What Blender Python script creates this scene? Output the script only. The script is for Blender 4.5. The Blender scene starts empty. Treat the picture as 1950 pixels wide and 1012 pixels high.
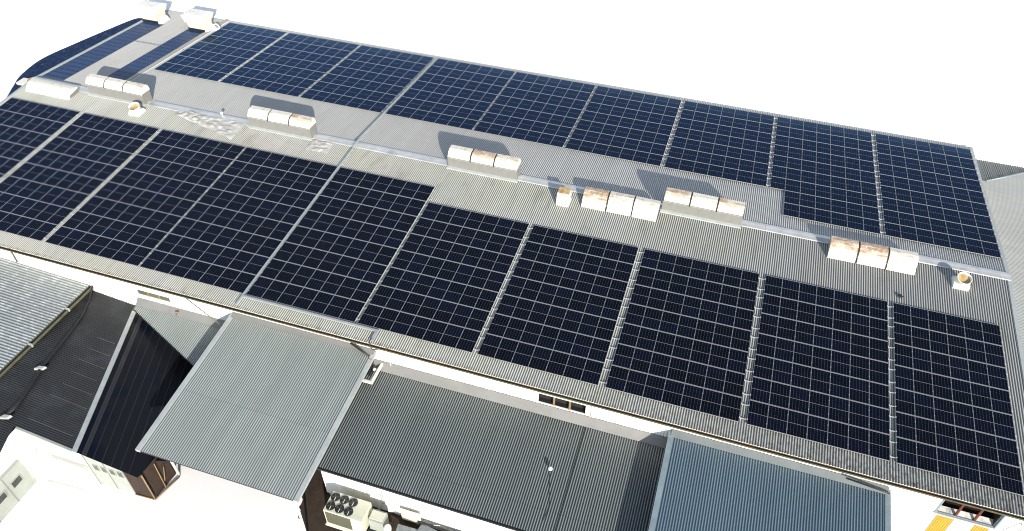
import bpy, bmesh, math, random
from mathutils import Vector, Matrix
random.seed(7)
sc = bpy.context.scene
R = math.radians

# ------------------------------------------------------------------ camera
CAM = Vector((28.009571, -46.522651, 35.846145))
YAW, PITCH, ROLL, FPX = -0.302704, -0.750681, 0.015992, 1450.512132
fw = Vector((math.sin(YAW)*math.cos(PITCH), math.cos(YAW)*math.cos(PITCH), math.sin(PITCH)))
rt0 = Vector((math.cos(YAW), -math.sin(YAW), 0)); up0 = rt0.cross(fw)
rt = rt0*math.cos(ROLL) + up0*math.sin(ROLL); up = up0*math.cos(ROLL) - rt0*math.sin(ROLL)
cd = bpy.data.cameras.new("camera"); cam = bpy.data.objects.new("camera", cd); sc.collection.objects.link(cam)
cam.matrix_world = Matrix(((rt.x, up.x, -fw.x, CAM.x), (rt.y, up.y, -fw.y, CAM.y), (rt.z, up.z, -fw.z, CAM.z), (0, 0, 0, 1)))
cd.sensor_fit = 'HORIZONTAL'; cd.sensor_width = 36; cd.lens = FPX/1950*36; cd.clip_start = .5; cd.clip_end = 20000
sc.camera = cam
# ------------------------------------------------------------------ light
SUN_EL = R(20.5); TO_SUN = Vector((.56, -.83, 0)).normalized()*math.cos(SUN_EL) + Vector((0, 0, math.sin(SUN_EL)))
w = bpy.data.worlds.new("World"); sc.world = w; w.use_nodes = True
nt = w.node_tree; bg = nt.nodes["Background"]
sky = nt.nodes.new("ShaderNodeTexSky"); sky.sky_type = 'NISHITA'; sky.sun_disc = False
sky.sun_elevation = SUN_EL; sky.sun_rotation = math.atan2(TO_SUN.x, TO_SUN.y); sky.altitude = 0
sky.air_density = 1.0; sky.dust_density = .3; sky.ozone_density = 1.5
hs = nt.nodes.new('ShaderNodeHueSaturation'); hs.inputs['Saturation'].default_value = .62
nt.links.new(sky.outputs[0], hs.inputs['Color']); nt.links.new(hs.outputs[0], bg.inputs[0]); bg.inputs[1].default_value = .15
sd = bpy.data.lights.new("sun", 'SUN'); sd.energy = 5; sd.angle = R(.5); sd.color = (1, .93, .82)
sun = bpy.data.objects.new("sun", sd); sc.collection.objects.link(sun)
sun.rotation_euler = TO_SUN.to_track_quat('Z', 'Y').to_euler(); sun.location = (60, -60, 60)
sc.view_settings.view_transform = 'Standard'; sc.view_settings.look = 'None'
sc.view_settings.exposure = .55; sc.view_settings.gamma = 1
sc.cycles.filter_width = 1.1
sc.render.resolution_x = 1024; sc.render.resolution_y = 531
GZ = -8.5            # yard level in front of the buildings
CN, SN = .997683, .068034
WY = -18.1           # street side wall of the main hall

# ------------------------------------------------------------------ helpers
C = sc.collection
class MB:
    def __init__(s): s.v = []; s.f = []; s.uv = []; s.m = []; s.sm = []
    def quad(s, *p, mi=0, uv=None, smooth=False):
        i = len(s.v); s.v += [Vector(q) for q in p]; s.f.append(tuple(range(i, i+len(p))))
        s.uv.append(uv); s.m.append(mi); s.sm.append(smooth); return s
    def hexa(s, P, mi=0):     # P: 8 corners, bottom 4 then top 4 (counter-clockwise seen from above)
        i = len(s.v); s.v += [Vector(q) for q in P]
        for f in ((3,2,1,0),(4,5,6,7),(0,1,5,4),(1,2,6,5),(2,3,7,6),(3,0,4,7)):
            s.f.append(tuple(i+k for k in f)); s.uv.append(None); s.m.append(mi); s.sm.append(False)
        return s
    def box(s, x0, x1, y0, y1, z0, z1, mi=0, T=None):
        P = [(x0,y0,z0),(x1,y0,z0),(x1,y1,z0),(x0,y1,z0),(x0,y0,z1),(x1,y0,z1),(x1,y1,z1),(x0,y1,z1)]
        return s.hexa([T(*p) for p in P] if T else P, mi)
    def tube(s, pts, r, n=8, mi=0, cap=True):
        pts = [Vector(p) for p in pts]; rings = []
        for k, p in enumerate(pts):
            d = (pts[min(k+1, len(pts)-1)] - pts[max(k-1, 0)]).normalized()
            a = d.orthogonal().normalized() if abs(d.z) > .95 else d.cross(Vector((0,0,1))).normalized()
            b = d.cross(a); rr = r[k] if isinstance(r, (list, tuple)) else r
            rings.append(len(s.v)); s.v += [p + a*math.cos(2*math.pi*j/n)*rr + b*math.sin(2*math.pi*j/n)*rr for j in range(n)]
        for k in range(len(pts)-1):
            for j in range(n):
                a, b = rings[k], rings[k+1]; j2 = (j+1) % n
                s.f.append((a+j, b+j, b+j2, a+j2)); s.uv.append(None); s.m.append(mi); s.sm.append(True)
        if cap:
            for a in (rings[0], rings[-1]):
                s.f.append(tuple(range(a, a+n))); s.uv.append(None); s.m.append(mi); s.sm.append(False)
        return s
    def prism(s, prof, x0, x1, mi=0, T=None):   # profile [(y,z)] extruded along x, with end caps
        n = len(prof); i = len(s.v)
        for x in (x0, x1):
            for y, z in prof: s.v.append(Vector(T(x, y, z)) if T else Vector((x, y, z)))
        for j in range(n):
            k = (j+1) % n; s.f.append((i+j, i+k, i+n+k, i+n+j)); s.uv.append(None); s.m.append(mi); s.sm.append(False)
        for a in (tuple(range(i, i+n)), tuple(range(i+n, i+2*n))):
            s.f.append(a); s.uv.append(None); s.m.append(mi); s.sm.append(False)
        return s
    def corr(s, P, u0, u1, v0, v1, pitch=.152, amp=.027, seg=8, nv=1, mi=0, shape='sine'):
        # corrugated sheet: P(u, v, h) -> point, ribs run along v; v0 / v1 may be functions of u
        f0 = v0 if callable(v0) else (lambda u: v0); f1 = v1 if callable(v1) else (lambda u: v1)
        n = max(2, int(round((u1-u0)/pitch*seg))); i0 = len(s.v)
        for a in range(n+1):
            u = u0 + (u1-u0)*a/n; ph = (u/pitch) % 1
            if shape == 'sine': h = amp*math.cos(2*math.pi*ph)
            else:
                t = abs(ph-.5)*2; h = amp*(1 if t < .35 else -1 if t > .65 else (.5-t)/.15)
            for b in range(nv+1): s.v.append(Vector(P(u, f0(u) + (f1(u)-f0(u))*b/nv, h)))
        for a in range(n):
            for b in range(nv):
                k = i0 + a*(nv+1) + b
                s.f.append((k, k+nv+1, k+nv+2, k+1)); s.uv.append(None); s.m.append(mi); s.sm.append(shape == 'sine')
        return s
    def mesh(s, name, mats, base=(0,0,0)):
        me = bpy.data.meshes.new(name); b = Vector(base)
        me.from_pydata([tuple(v-b) for v in s.v], [], s.f)
        if any(u for u in s.uv):
            l = me.uv_layers.new(name="UVMap"); k = 0
            for f, uv in zip(s.f, s.uv):
                for j in range(len(f)): l.data[k].uv = uv[j] if uv else (.5, .5); k += 1
        for p, m, sm in zip(me.polygons, s.m, s.sm): p.material_index = m; p.use_smooth = sm
        for m in (mats if isinstance(mats, (list, tuple)) else [mats]): me.materials.append(m)
        bm = bmesh.new(); bm.from_mesh(me)
        if not any(u for u in s.uv) and not s.open: bmesh.ops.recalc_face_normals(bm, faces=bm.faces)
        bm.to_mesh(me); bm.free(); me.update(); return me
    open = False
    def build(s, name, mats, parent=None, label=None, local=False):
        base = parent['_b'] if (parent is not None and not local and '_b' in parent) else (0,0,0)
        o = bpy.data.objects.new(name, s.mesh(name, mats, base)); C.objects.link(o)
        if parent is not None: o.parent = parent
        if parent is not None and not local: o['_b'] = tuple(base)
        if label: o['label'] = label
        return o
def sheet(): m = MB(); m.open = True; return m
def thing(name, loc, label, cat, group=None, rz=0):
    o = bpy.data.objects.new(name, None); o.location = loc; o.rotation_euler.z = rz
    o.empty_display_size = .3; C.objects.link(o); o['label'] = label; o['category'] = cat; o['_b'] = tuple(loc)
    if group: o['group'] = group
    return o
def tag(o, label, cat, group=None):
    o['label'] = label; o['category'] = cat
    if group: o['group'] = group
    return o
def struct(o): o['kind'] = 'structure'; return o
def near(X, v, h=0): return (X, -v*CN - h*SN, -v*SN + h*CN)
def far(X, v, h=0): return (X, v*CN + h*SN, -v*SN + h*CN)

# ------------------------------------------------------------------ materials
def nodes(name):
    m = bpy.data.materials.new(name); m.use_nodes = True; nt = m.node_tree
    return m, nt, nt.nodes['Principled BSDF'], nt.nodes.new, nt.links.new
def math_(nt, op, a, b=None, c=None):
    n = nt.nodes.new('ShaderNodeMath'); n.operation = op
    for i, x in enumerate((a, b, c)):
        if x is None: continue
        if isinstance(x, (int, float)): n.inputs[i].default_value = x
        else: nt.links.new(x, n.inputs[i])
    return n.outputs[0]
def mix(nt, f, a, b):
    n = nt.nodes.new('ShaderNodeMix'); n.data_type = 'RGBA'
    for k, x in (('Factor', f),): 
        if isinstance(x, (int, float)): n.inputs[0].default_value = x
        else: nt.links.new(x, n.inputs[0])
    for i, x in ((6, a), (7, b)):
        if isinstance(x, tuple): n.inputs[i].default_value = (*x, 1)
        else: nt.links.new(x, n.inputs[i])
    return n.outputs[2]
def noise(nt, vec, scale, detail=4, rough=.6, vscale=None):
    n = nt.nodes.new('ShaderNodeTexNoise'); n.inputs['Scale'].default_value = scale
    n.inputs['Detail'].default_value = detail; n.inputs['Roughness'].default_value = rough
    if vscale:
        mp = nt.nodes.new('ShaderNodeMapping'); mp.inputs['Scale'].default_value = vscale
        nt.links.new(vec, mp.inputs[0]); vec = mp.outputs[0]
    nt.links.new(vec, n.inputs['Vector']); return n.outputs['Fac']
def ramp(nt, x, lo, hi):
    n = nt.nodes.new('ShaderNodeMapRange'); n.inputs[1].default_value = lo; n.inputs[2].default_value = hi
    nt.links.new(x, n.inputs[0]); return n.outputs[0]
def pos(nt, obj=False):
    if obj: return nt.nodes.new('ShaderNodeTexCoord').outputs['Object']
    return nt.nodes.new('ShaderNodeNewGeometry').outputs['Position']
def simple(name, col, rough=.6, metal=0, var=.25, scale=3, obj=False, dirt=None, dirt_amt=.5, spec=.5, vs=None):
    m, nt, p, N, L = nodes(name); P = pos(nt, obj)
    n1 = noise(nt, P, scale, 6, .65, vs)
    c = mix(nt, ramp(nt, n1, .3, .7), tuple(x*(1-var) for x in col), tuple(min(1, x*(1+var*.6)) for x in col))
    if dirt:
        n2 = noise(nt, P, scale*.6, 8, .7, vs)
        c = mix(nt, math_(nt, 'MULTIPLY', ramp(nt, n2, 1-dirt_amt, 1.02-dirt_amt*.7), .9), c, dirt)
    L(c, p.inputs['Base Color']); p.inputs['Roughness'].default_value = rough; p.inputs['Metallic'].default_value = metal
    p.inputs['Specular IOR Level'].default_value = spec
    return m
def roof_mat(name, col, tint=None, tint_amt=.5, rust=None, lapdirt=None, streak=(3, .18, 3), rough=.5, metal=.0, valley=None, pitch=.152, axis='X', blotch=None, fade=False):
    m, nt, p, N, L = nodes(name); P = pos(nt)
    sx = N('ShaderNodeSeparateXYZ'); L(P, sx.inputs[0])
    st = noise(nt, P, 1.6, 6, .6, streak)
    c = mix(nt, ramp(nt, st, .3, .7), tuple(x*.9 for x in col), tuple(min(1, x*1.06) for x in col))
    ax_ = sx.outputs[axis]                       # every sheet has weathered a little differently
    cb = N('ShaderNodeCombineXYZ'); L(math_(nt, 'FLOOR', math_(nt, 'DIVIDE', ax_, pitch*5)), cb.inputs[0])
    other = sx.outputs['Y' if axis == 'X' else 'X']; L(math_(nt, 'FLOOR', math_(nt, 'DIVIDE', other, 6.1)), cb.inputs[1])
    wn = N('ShaderNodeTexWhiteNoise'); L(cb.outputs[0], wn.inputs['Vector'])
    c = mix(nt, math_(nt, 'MULTIPLY', wn.outputs['Value'], .22), c, tuple(x*.62 for x in col))
    lap = math_(nt, 'LESS_THAN', math_(nt, 'FRACT', math_(nt, 'DIVIDE', other, 6.1)), .005)
    c = mix(nt, math_(nt, 'MULTIPLY', lap, .5), c, tuple(x*.3 for x in col))
    if tint:
        big = noise(nt, P, .22, 3, .5)
        c = mix(nt, math_(nt, 'MULTIPLY', ramp(nt, big, .32, .62), math_(nt, 'MULTIPLY', ramp(nt, noise(nt, P, 2.5, 5, .7, streak), .3, .6), tint_amt)), c, tint)
    if blotch:
        c = mix(nt, math_(nt, 'MULTIPLY', ramp(nt, noise(nt, P, blotch[1], 5, .65), .5, .62), blotch[2]), c, blotch[0])
    if fade:     # cleaner, greyer sheets towards the right end of the hall
        c = mix(nt, math_(nt, 'MULTIPLY', ramp(nt, math_(nt, 'ADD', sx.outputs['X'], math_(nt, 'MULTIPLY', noise(nt, P, .15, 3, .5), 14)), 22, 44), .85), c, mix(nt, ramp(nt, st, .3, .7), (.33, .335, .335), (.42, .425, .42)))
        c = mix(nt, math_(nt, 'MULTIPLY', ramp(nt, noise(nt, P, .8, 6, .7, (1.6, .35, 1)), .54, .70), .45), c, (.22, .22, .15))
        ey = math_(nt, 'MULTIPLY', math_(nt, 'ADD', sx.outputs['Y'], 15.6), -.45)      # lichen and soot low on the slope
        c = mix(nt, math_(nt, 'MULTIPLY', math_(nt, 'MULTIPLY', ramp(nt, ey, .1, 1.2), ramp(nt, sx.outputs['X'], 10, 46)), ramp(nt, noise(nt, P, 5, 7, .8, (1, .5, 1)), .46, .60)), c, (.035, .035, .028))
    if lapdirt:  # dark scuffed band where two sheets lap
        bd = math_(nt, 'LESS_THAN', math_(nt, 'ABSOLUTE', math_(nt, 'SUBTRACT', sx.outputs['Y'], lapdirt[0])), .16)
        bx = math_(nt, 'LESS_THAN', sx.outputs['X'], lapdirt[1])
        c = mix(nt, math_(nt, 'MULTIPLY', math_(nt, 'MULTIPLY', bd, bx), math_(nt, 'MULTIPLY', ramp(nt, noise(nt, P, 7, 4, .7), .42, .55), .8)), c, (.06, .055, .045))
    if valley:   # shade between the ribs, painted in as darker pans for stronger rib contrast
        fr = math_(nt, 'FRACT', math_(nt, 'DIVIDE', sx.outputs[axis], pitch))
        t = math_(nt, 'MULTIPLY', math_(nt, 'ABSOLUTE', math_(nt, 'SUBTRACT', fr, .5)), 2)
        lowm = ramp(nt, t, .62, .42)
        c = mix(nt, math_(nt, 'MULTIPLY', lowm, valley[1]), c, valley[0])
    if rust:     # rust creeping up from the eave
        e = math_(nt, 'ADD', math_(nt, 'MULTIPLY', math_(nt, 'ADD', sx.outputs['Y'], -rust), -1.0), math_(nt, 'MULTIPLY', math_(nt, 'SUBTRACT', noise(nt, P, 3.5, 6, .7, (2.2, .8, 1)), .52), 2.4))
        c = mix(nt, math_(nt, 'MULTIPLY', ramp(nt, e, .0, .45), .75), c, (.13, .055, .02))
    L(c, p.inputs['Base Color']); p.inputs['Roughness'].default_value = rough; p.inputs['Metallic'].default_value = metal
    return m

M = {}
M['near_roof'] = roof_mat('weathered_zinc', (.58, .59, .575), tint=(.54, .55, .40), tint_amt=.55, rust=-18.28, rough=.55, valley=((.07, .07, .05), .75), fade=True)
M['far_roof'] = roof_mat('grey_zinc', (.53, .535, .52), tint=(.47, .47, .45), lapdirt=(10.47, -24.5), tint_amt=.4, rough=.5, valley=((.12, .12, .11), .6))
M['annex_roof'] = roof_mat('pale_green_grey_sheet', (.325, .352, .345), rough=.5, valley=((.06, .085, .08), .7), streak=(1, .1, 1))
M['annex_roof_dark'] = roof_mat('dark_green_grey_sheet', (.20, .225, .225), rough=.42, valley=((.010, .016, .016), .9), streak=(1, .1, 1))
M['annex_roof_blue'] = roof_mat('blue_grey_sheet', (.135, .200, .250), rough=.4, valley=((.022, .04, .055), .75), streak=(1, .1, 1))
M['trim'] = simple('pale_flashing', (.40, .43, .42), .45, .1, .15, 1.5)
M['apron'] = simple('grey_apron_flashing', (.20, .20, .195), .6, .1, .12, .9, dirt=(.11, .11, .105), dirt_amt=.4)
M['apron_blue'] = simple('blue_grey_apron_flashing', (.15, .17, .175), .6, .1, .15, .9, dirt=(.09, .11, .12), dirt_amt=.4)
M['trim_blue'] = simple('blue_flashing', (.22, .28, .31), .4, .1, .2, 1.2)
M['cap'] = simple('galvanised_cap', (.55, .56, .56), .35, .35, .2, .8, dirt=(.28, .29, .30), dirt_amt=.45)
M['white'] = simple('white_wall_paint', (.80, .80, .77), .7, 0, .06, 1.2)
M['white_metal'] = simple('white_painted_steel', (.74, .73, .67), .5, 0, .08, 4, obj=True)
M['gutter'] = simple('rusty_gutter', (.085, .08, .05), .7, .1, .4, 1.8, dirt=(.15, .07, .025), dirt_amt=.5)
M['olive'] = simple('olive_gutter', (.12, .12, .07), .6, .1, .3, 2)
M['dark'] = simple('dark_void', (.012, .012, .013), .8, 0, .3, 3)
M['rail'] = simple('aluminium_rail', (.60, .62, .64), .4, .5, .08, 4)
M['frame'] = simple('anodised_frame', (.34, .345, .35), .45, .3, .05, 6, obj=True)
M['tray'] = simple('galvanised_tray', (.40, .43, .43), .45, .3, .12, 2)
M['gray_base'] = simple('grey_curb_paint', (.20, .20, .185), .6, 0, .12, 2, obj=True)
M['black'] = simple('black_steel', (.015, .015, .017), .5, 0, .3, 5)
M['cable'] = simple('black_cable_rubber', (.02, .02, .02), .6, 0, .3, 5)
M['glass_dark'] = simple('dark_window_glass', (.03, .035, .03), .12, 0, .4, 2)
M['olive_glass'] = simple('olive_window_glass', (.10, .105, .07), .3, 0, .3, 2)
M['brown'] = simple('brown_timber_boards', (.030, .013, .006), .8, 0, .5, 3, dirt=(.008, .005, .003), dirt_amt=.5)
M['beam'] = simple('pale_timber', (.24, .16, .08), .7, 0, .2, 3)
M['redlead'] = simple('red_primer', (.10, .018, .008), .7, 0, .3, 4)
M['yellow'] = simple('yellow_translucent_sheet', (.38, .26, .035), .5, 0, .12, 2)
M['green_white'] = simple('pale_green_render', (.31, .33, .30), .7, 0, .12, 1.1, dirt=(.22, .235, .21), dirt_amt=.45)
M['ground'] = simple('white_ground', (.93, .93, .93), .9, 0, .01, .05, spec=0)
M['yard'] = simple('dirt_yard', (.035, .022, .014), .95, 0, .5, 2.2, dirt=(.09, .065, .04), dirt_amt=.4)
M['debris'] = simple('crumpled_grey_sheet', (.20, .22, .23), .6, .2, .3, 4)
M['fin'] = simple('condenser_fins', (.10, .10, .065), .7, .2, .25, 9, obj=True)
M['teal'] = simple('teal_plastic', (.12, .28, .32), .6, 0, .3, 4)
M['wrinkle'] = simple('peeling_membrane', (.50, .49, .46), .6, .0, .25, 2, dirt=(.24, .21, .17), dirt_amt=.5)

def rust_paint(name, seed, amt, top=(.20, .085, .04), base=(.66, .64, .565)):
    m, nt, p, N, L = nodes(name); P = pos(nt, True)
    mp = N('ShaderNodeMapping'); mp.inputs['Location'].default_value = (seed*7.3, seed*3.1, 0); L(P, mp.inputs[0]); P2 = mp.outputs[0]
    sx = N('ShaderNodeSeparateXYZ'); L(P, sx.inputs[0])
    zz = ramp(nt, sx.outputs['Z'], .35, .62)
    n = noise(nt, P2, 1.7, 7, .7, (1, 2.2, 2.2)); n2 = noise(nt, P2, 5, 5, .6)
    f = math_(nt, 'MULTIPLY', zz, ramp(nt, math_(nt, 'ADD', math_(nt, 'MULTIPLY', n, .7), math_(nt, 'MULTIPLY', n2, .3)), .56-amt*.3, .62-amt*.2))
    c = mix(nt, ramp(nt, n2, .35, .7), base, tuple(x*.9 for x in base))
    c = mix(nt, math_(nt, 'MULTIPLY', f, .85), c, mix(nt, ramp(nt, n2, .4, .6), top, (.46, .33, .20)))
    c = mix(nt, math_(nt, 'MULTIPLY', ramp(nt, noise(nt, P2, 4, 6, .7), .62, .7), .6), c, (.40, .30, .18))
    L(c, p.inputs['Base Color']); p.inputs['Roughness'].default_value = .5; return m
M['hoods'] = [rust_paint('hood_paint_%d' % k, k, a) for k, a in enumerate((.1, .6, .25, .5, .05, .4))]

def cell_mat():
    m, nt, p, N, L = nodes('monocrystalline_cells')
    uv = N('ShaderNodeUVMap').outputs[0]; s = N('ShaderNodeSeparateXYZ'); L(uv, s.inputs[0]); u, v = s.outputs[0], s.outputs[1]
    oi = N('ShaderNodeObjectInfo').outputs['Random']
    fu = math_(nt, 'FRACT', u); du = math_(nt, 'MINIMUM', fu, math_(nt, 'SUBTRACT', 1, fu))
    fv = math_(nt, 'FRACT', math_(nt, 'MULTIPLY', v, 5)); dv1 = math_(nt, 'FRACT', v); dv = math_(nt, 'MINIMUM', dv1, math_(nt, 'SUBTRACT', 1, dv1))
    col = math_(nt, 'MULTIPLY', math_(nt, 'LESS_THAN', du, .026), math_(nt, 'ADD', .25, math_(nt, 'MULTIPLY', math_(nt, 'LESS_THAN', fv, .45), .75)))
    mid = math_(nt, 'LESS_THAN', dv, .0085)
    line = math_(nt, 'MAXIMUM', math_(nt, 'MULTIPLY', col, .40), mid)
    cell = N('ShaderNodeCombineXYZ')
    L(math_(nt, 'FLOOR', math_(nt, 'DIVIDE', u, 6)), cell.inputs[0]); L(math_(nt, 'FLOOR', v), cell.inputs[1]); L(math_(nt, 'MULTIPLY', oi, 91.7), cell.inputs[2])
    wn = N('ShaderNodeTexWhiteNoise'); wn.noise_dimensions = '3D'; L(cell.outputs[0], wn.inputs['Vector'])
    c2 = N('ShaderNodeCombineXYZ'); L(math_(nt, 'FLOOR', u), c2.inputs[0]); L(math_(nt, 'FLOOR', math_(nt, 'MULTIPLY', v, 10)), c2.inputs[1]); L(math_(nt, 'MULTIPLY', oi, 37.7), c2.inputs[2])
    wn2 = N('ShaderNodeTexWhiteNoise'); L(c2.outputs[0], wn2.inputs['Vector'])
    base = mix(nt, math_(nt, 'POWER', wn.outputs['Value'], 2.0), (.0018, .0019, .0024), (.0024, .0034, .0095))
    base = mix(nt, math_(nt, 'MULTIPLY', wn2.outputs['Value'], .4), base, (.006, .007, .012))
    c = mix(nt, line, base, (.34, .35, .36))
    L(c, p.inputs['Base Color']); # anti-reflective glass: its faint reflection is blue
    n = noise(nt, pos(nt), .9, 3, .6); rg = ramp(nt, n, -1.2, 11); p.inputs['Specular IOR Level'].default_value = 0; p.inputs['Roughness'].default_value = .6
    gl = N('ShaderNodeBsdfGlossy'); gl.inputs['Color'].default_value = (.26, .52, 1, 1); L(rg, gl.inputs['Roughness'])
    fr = N('ShaderNodeFresnel'); fr.inputs['IOR'].default_value = 1.31
    mx = N('ShaderNodeMixShader'); L(fr.outputs[0], mx.inputs[0]); L(p.outputs[0], mx.inputs[1]); L(gl.outputs[0], mx.inputs[2])
    L(mx.outputs[0], nt.nodes['Material Output'].inputs['Surface'])
    return m
M['cells'] = cell_mat()
def strip_mat():
    m, nt, p, N, L = nodes('blue_film_strip'); P = pos(nt); s = N('ShaderNodeSeparateXYZ'); L(P, s.inputs[0])
    f = math_(nt, 'FRACT', math_(nt, 'DIVIDE', math_(nt, 'ADD', s.outputs['Y'], 50), .74))
    f2 = math_(nt, 'FRACT', math_(nt, 'DIVIDE', s.outputs['X'], .152))
    ln = math_(nt, 'LESS_THAN', f, .20)
    c = mix(nt, ramp(nt, noise(nt, P, 1.2, 5, .7), .3, .7), (.010, .035, .105), (.016, .055, .16))
    c = mix(nt, ln, c, (.004, .006, .012))
    L(c, p.inputs['Base Color']); p.inputs['Roughness'].default_value = .3; p.inputs['IOR'].default_value = 1.3; return m
M['strip'] = strip_mat()
def fleck_mat():
    m, nt, p, N, L = nodes('navy_gravelled_roof'); P = pos(nt)
    c = mix(nt, ramp(nt, noise(nt, P, 2.2, 7, .75), .3, .75), (.004, .012, .05), (.020, .060, .17))
    c = mix(nt, math_(nt, 'MULTIPLY', ramp(nt, noise(nt, P, 2.8, 9, .85, (1.2, .5, 1)), .56, .66), .55), c, (.35, .42, .55))
    L(c, p.inputs['Base Color']); p.inputs['Roughness'].default_value = .8; p.inputs['Specular IOR Level'].default_value = .1
    bp = N('ShaderNodeBump'); bp.inputs['Distance'].default_value = .5; L(noise(nt, P, 1.6, 8, .8), bp.inputs['Height']); L(bp.outputs[0], p.inputs['Normal']); return m
M['navy'] = fleck_mat()
M['black_roof'] = roof_mat('black_sheet', (.022, .023, .024), rough=.45, streak=(.3, 3, 3), blotch=((.05, .055, .06), .5, .35))
def seam_mat():
    m, nt, p, N, L = nodes('glossy_black_boards'); P = pos(nt)
    c = mix(nt, ramp(nt, noise(nt, P, .25, 3, .5), .40, .52), (.003, .005, .012), (.009, .010, .014))
    c = mix(nt, math_(nt, 'MULTIPLY', ramp(nt, noise(nt, P, 2.6, 8, .8), .66, .74), .35), c, (.12, .13, .15))
    L(c, p.inputs['Base Color']); p.inputs['Roughness'].default_value = .3; p.inputs['IOR'].default_value = 1.25; return m
M['seam'] = seam_mat()
M['l1_roof'] = None
M['stained'] = simple('sooty_white_lining', (.42, .42, .41), .7, 0, .2, 3, dirt=(.08, .075, .07), dirt_amt=.5)

# ------------------------------------------------------------------ setting: ground
def ground():
    xs = [-3000, -400, -120, -60, -33, -10, 20, 49, 90, 200, 500, 3000]
    ys = [-3000, -500, -120, -60, -18.5, 12, 18.9, 26, 32.9, 60, 150, 500, 3000]
    def z(y):       # level yard; the bank behind the hall is added to shorten cast shadows
        if y < 12: return GZ
        if y < 18.9: return GZ + (y-12)/6.9*(-1.55-GZ)
        return -1.55 + min(y-18.9, 14)*.5 + max(0, min(y, 60)-32.9)*.12
    m = sheet()
    for i in range(len(xs)-1):
        for j in range(len(ys)-1):
            q = [(xs[i], ys[j]), (xs[i+1], ys[j]), (xs[i+1], ys[j+1]), (xs[i], ys[j+1])]
            m.quad(*[(x, y, z(y)) for x, y in q])
    struct(m.build('ground', M['ground']))
ground()
def yard():
    out = [(7.2,-21.5),(7.4,-23.6),(7.1,-25.2),(7.9,-26.3),(8.3,-27.5),(9.4,-28.3),(10.6,-28.5),(12.0,-28.8),(13.5,-28.6),(15.5,-28.9),(19,-28.6),(24,-29),(29,-28.7),(36,-29),(44,-29),(49,-28.5),(49,-19),(29,-19),(9.8,-19)]
    p = []
    for i, (x, y) in enumerate(out):
        x2, y2 = out[(i+1) % len(out)]
        for k in range(5):
            t = k/5; p.append((x+(x2-x)*t+random.uniform(-.12,.12), y+(y2-y)*t+random.uniform(-.12,.12), GZ+.006 + max(0, (y+(y2-y)*t+18.5))*0))
    struct(sheet().quad(*p).build('yard', M['yard']))
yard()

# ------------------------------------------------------------------ main hall
XL, XR, VE, VF = -33.0, 49.2, 18.5, 18.55
hall = thing('factory_hall', (8, 0, GZ), 'long white factory hall with low zinc roof covered in solar arrays', 'factory')
sheet().corr(near, XL, XR, .02, VE, nv=6).build('roof', M['near_roof'], hall, 'weathered yellowish roof slope facing the yard')
sheet().corr(far, XL, XR, .02, VF, nv=6).build('roof', M['far_roof'], hall, 'cleaner grey roof slope beyond the ridge')
m = MB(); h = .055
prof = [(-.42, -.03), (-.40, .025), (-.13, .065), (0, .10), (.13, .065), (.36, .025), (.38, -.03)]
x = XL - .1
while x < XR + .1:
    x2 = min(x + 6.0, XR + .12); j = random.uniform(-.004, .004)
    m.prism([(y, z + .03 + j) for y, z in prof], x, x2 - .012); x = x2
m.build('ridge_cap', M['cap'], hall)
# verge flashings
for X, s in ((XL, -1), (XR, 1)):
    for P, ve in ((near, VE), (far, VF)):
        mm = MB(); x0, x1 = (X-.14, X+.10) if s < 0 else (X-.10, X+.14)
        a = [P(x0, .1, -.12), P(x1, .1, -.12), P(x1, ve, -.12), P(x0, ve, -.12), P(x0, .1, .05), P(x1, .1, .05), P(x1, ve, .05), P(x0, ve, .05)]
        mm.hexa(a); mm.build('verge_flashing', M['trim'], hall)
# gutter along the near eave, fascia, walls
gz = -VE*SN - .13; gy = -VE*CN
def trough(m, x0, x1, y, z, wd=.17, d=.12, t=.012):
    pr = [(y+wd/2, z), (y+wd/2, z-d), (y-wd/2, z-d), (y-wd/2, z), (y-wd/2+t, z), (y-wd/2+t, z-d+t), (y+wd/2-t, z-d+t), (y+wd/2-t, z)]
    return m.prism(pr, x0, x1)
trough(MB(), XL, XR, gy-.06, gz+.06).build('gutter', M['gutter'], hall)
mm = MB(); mm.box(XL, XR, WY-.05, WY+.02, -1.95, -1.36)
mm.build('fascia', M['white'], hall)
def wallN(P, u0, u1, z0, z1, pitch=.20, amp=.008): return sheet().corr(lambda u, v, h: P(u, v, h), u0, u1, z0, z1, pitch=pitch, amp=amp, seg=6)
WX0, WX1, WZ0, WZ1 = 44.40, 47.38, -3.30, -1.98      # the big opening at the right end
def wp(u, v, h): return (u, WY - h, v)
w_ = sheet()
for u0, u1, z0, z1 in ((XL+.05, 20.95, GZ-.3, -1.4), (24.1, WX0, GZ-.3, -1.4), (20.95, 24.1, GZ-.3, -3.08), (20.95, 24.1, -2.12, -1.4), (WX0, WX1, GZ-.3, WZ0), (WX0, WX1, WZ1, -1.4), (WX1, XR-.05, GZ-.3, -1.4)):
    w_.corr(wp, u0, u1, z0, z1, pitch=.19, amp=.017, seg=6)
w_.build('wall', M['white'], hall)
mm = MB(); mm.quad((XL+.05, WY, -1.4), (XL+.05, WY, GZ-.3), (XL+.05, 18.1, GZ-.3), (XL+.05, 18.1, -1.4), (XL+.05, 0, -.08))
mm.build('wall', M['white'], hall)
mm = MB(); mm.quad((XR-.05, WY, -1.4), (XR-.05, WY, GZ-.3), (XR-.05, 18.1, GZ-.3), (XR-.05, 18.1, -1.4), (XR-.05, 0, -.08))
mm.build('wall', M['white'], hall)
mm = MB(); mm.quad((XL+.05, 18.1, -1.35), (XL+.05, 18.1, GZ-.3), (XR-.05, 18.1, GZ-.3), (XR-.05, 18.1, -1.35)); mm.build('wall', M['white'], hall)
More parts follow.
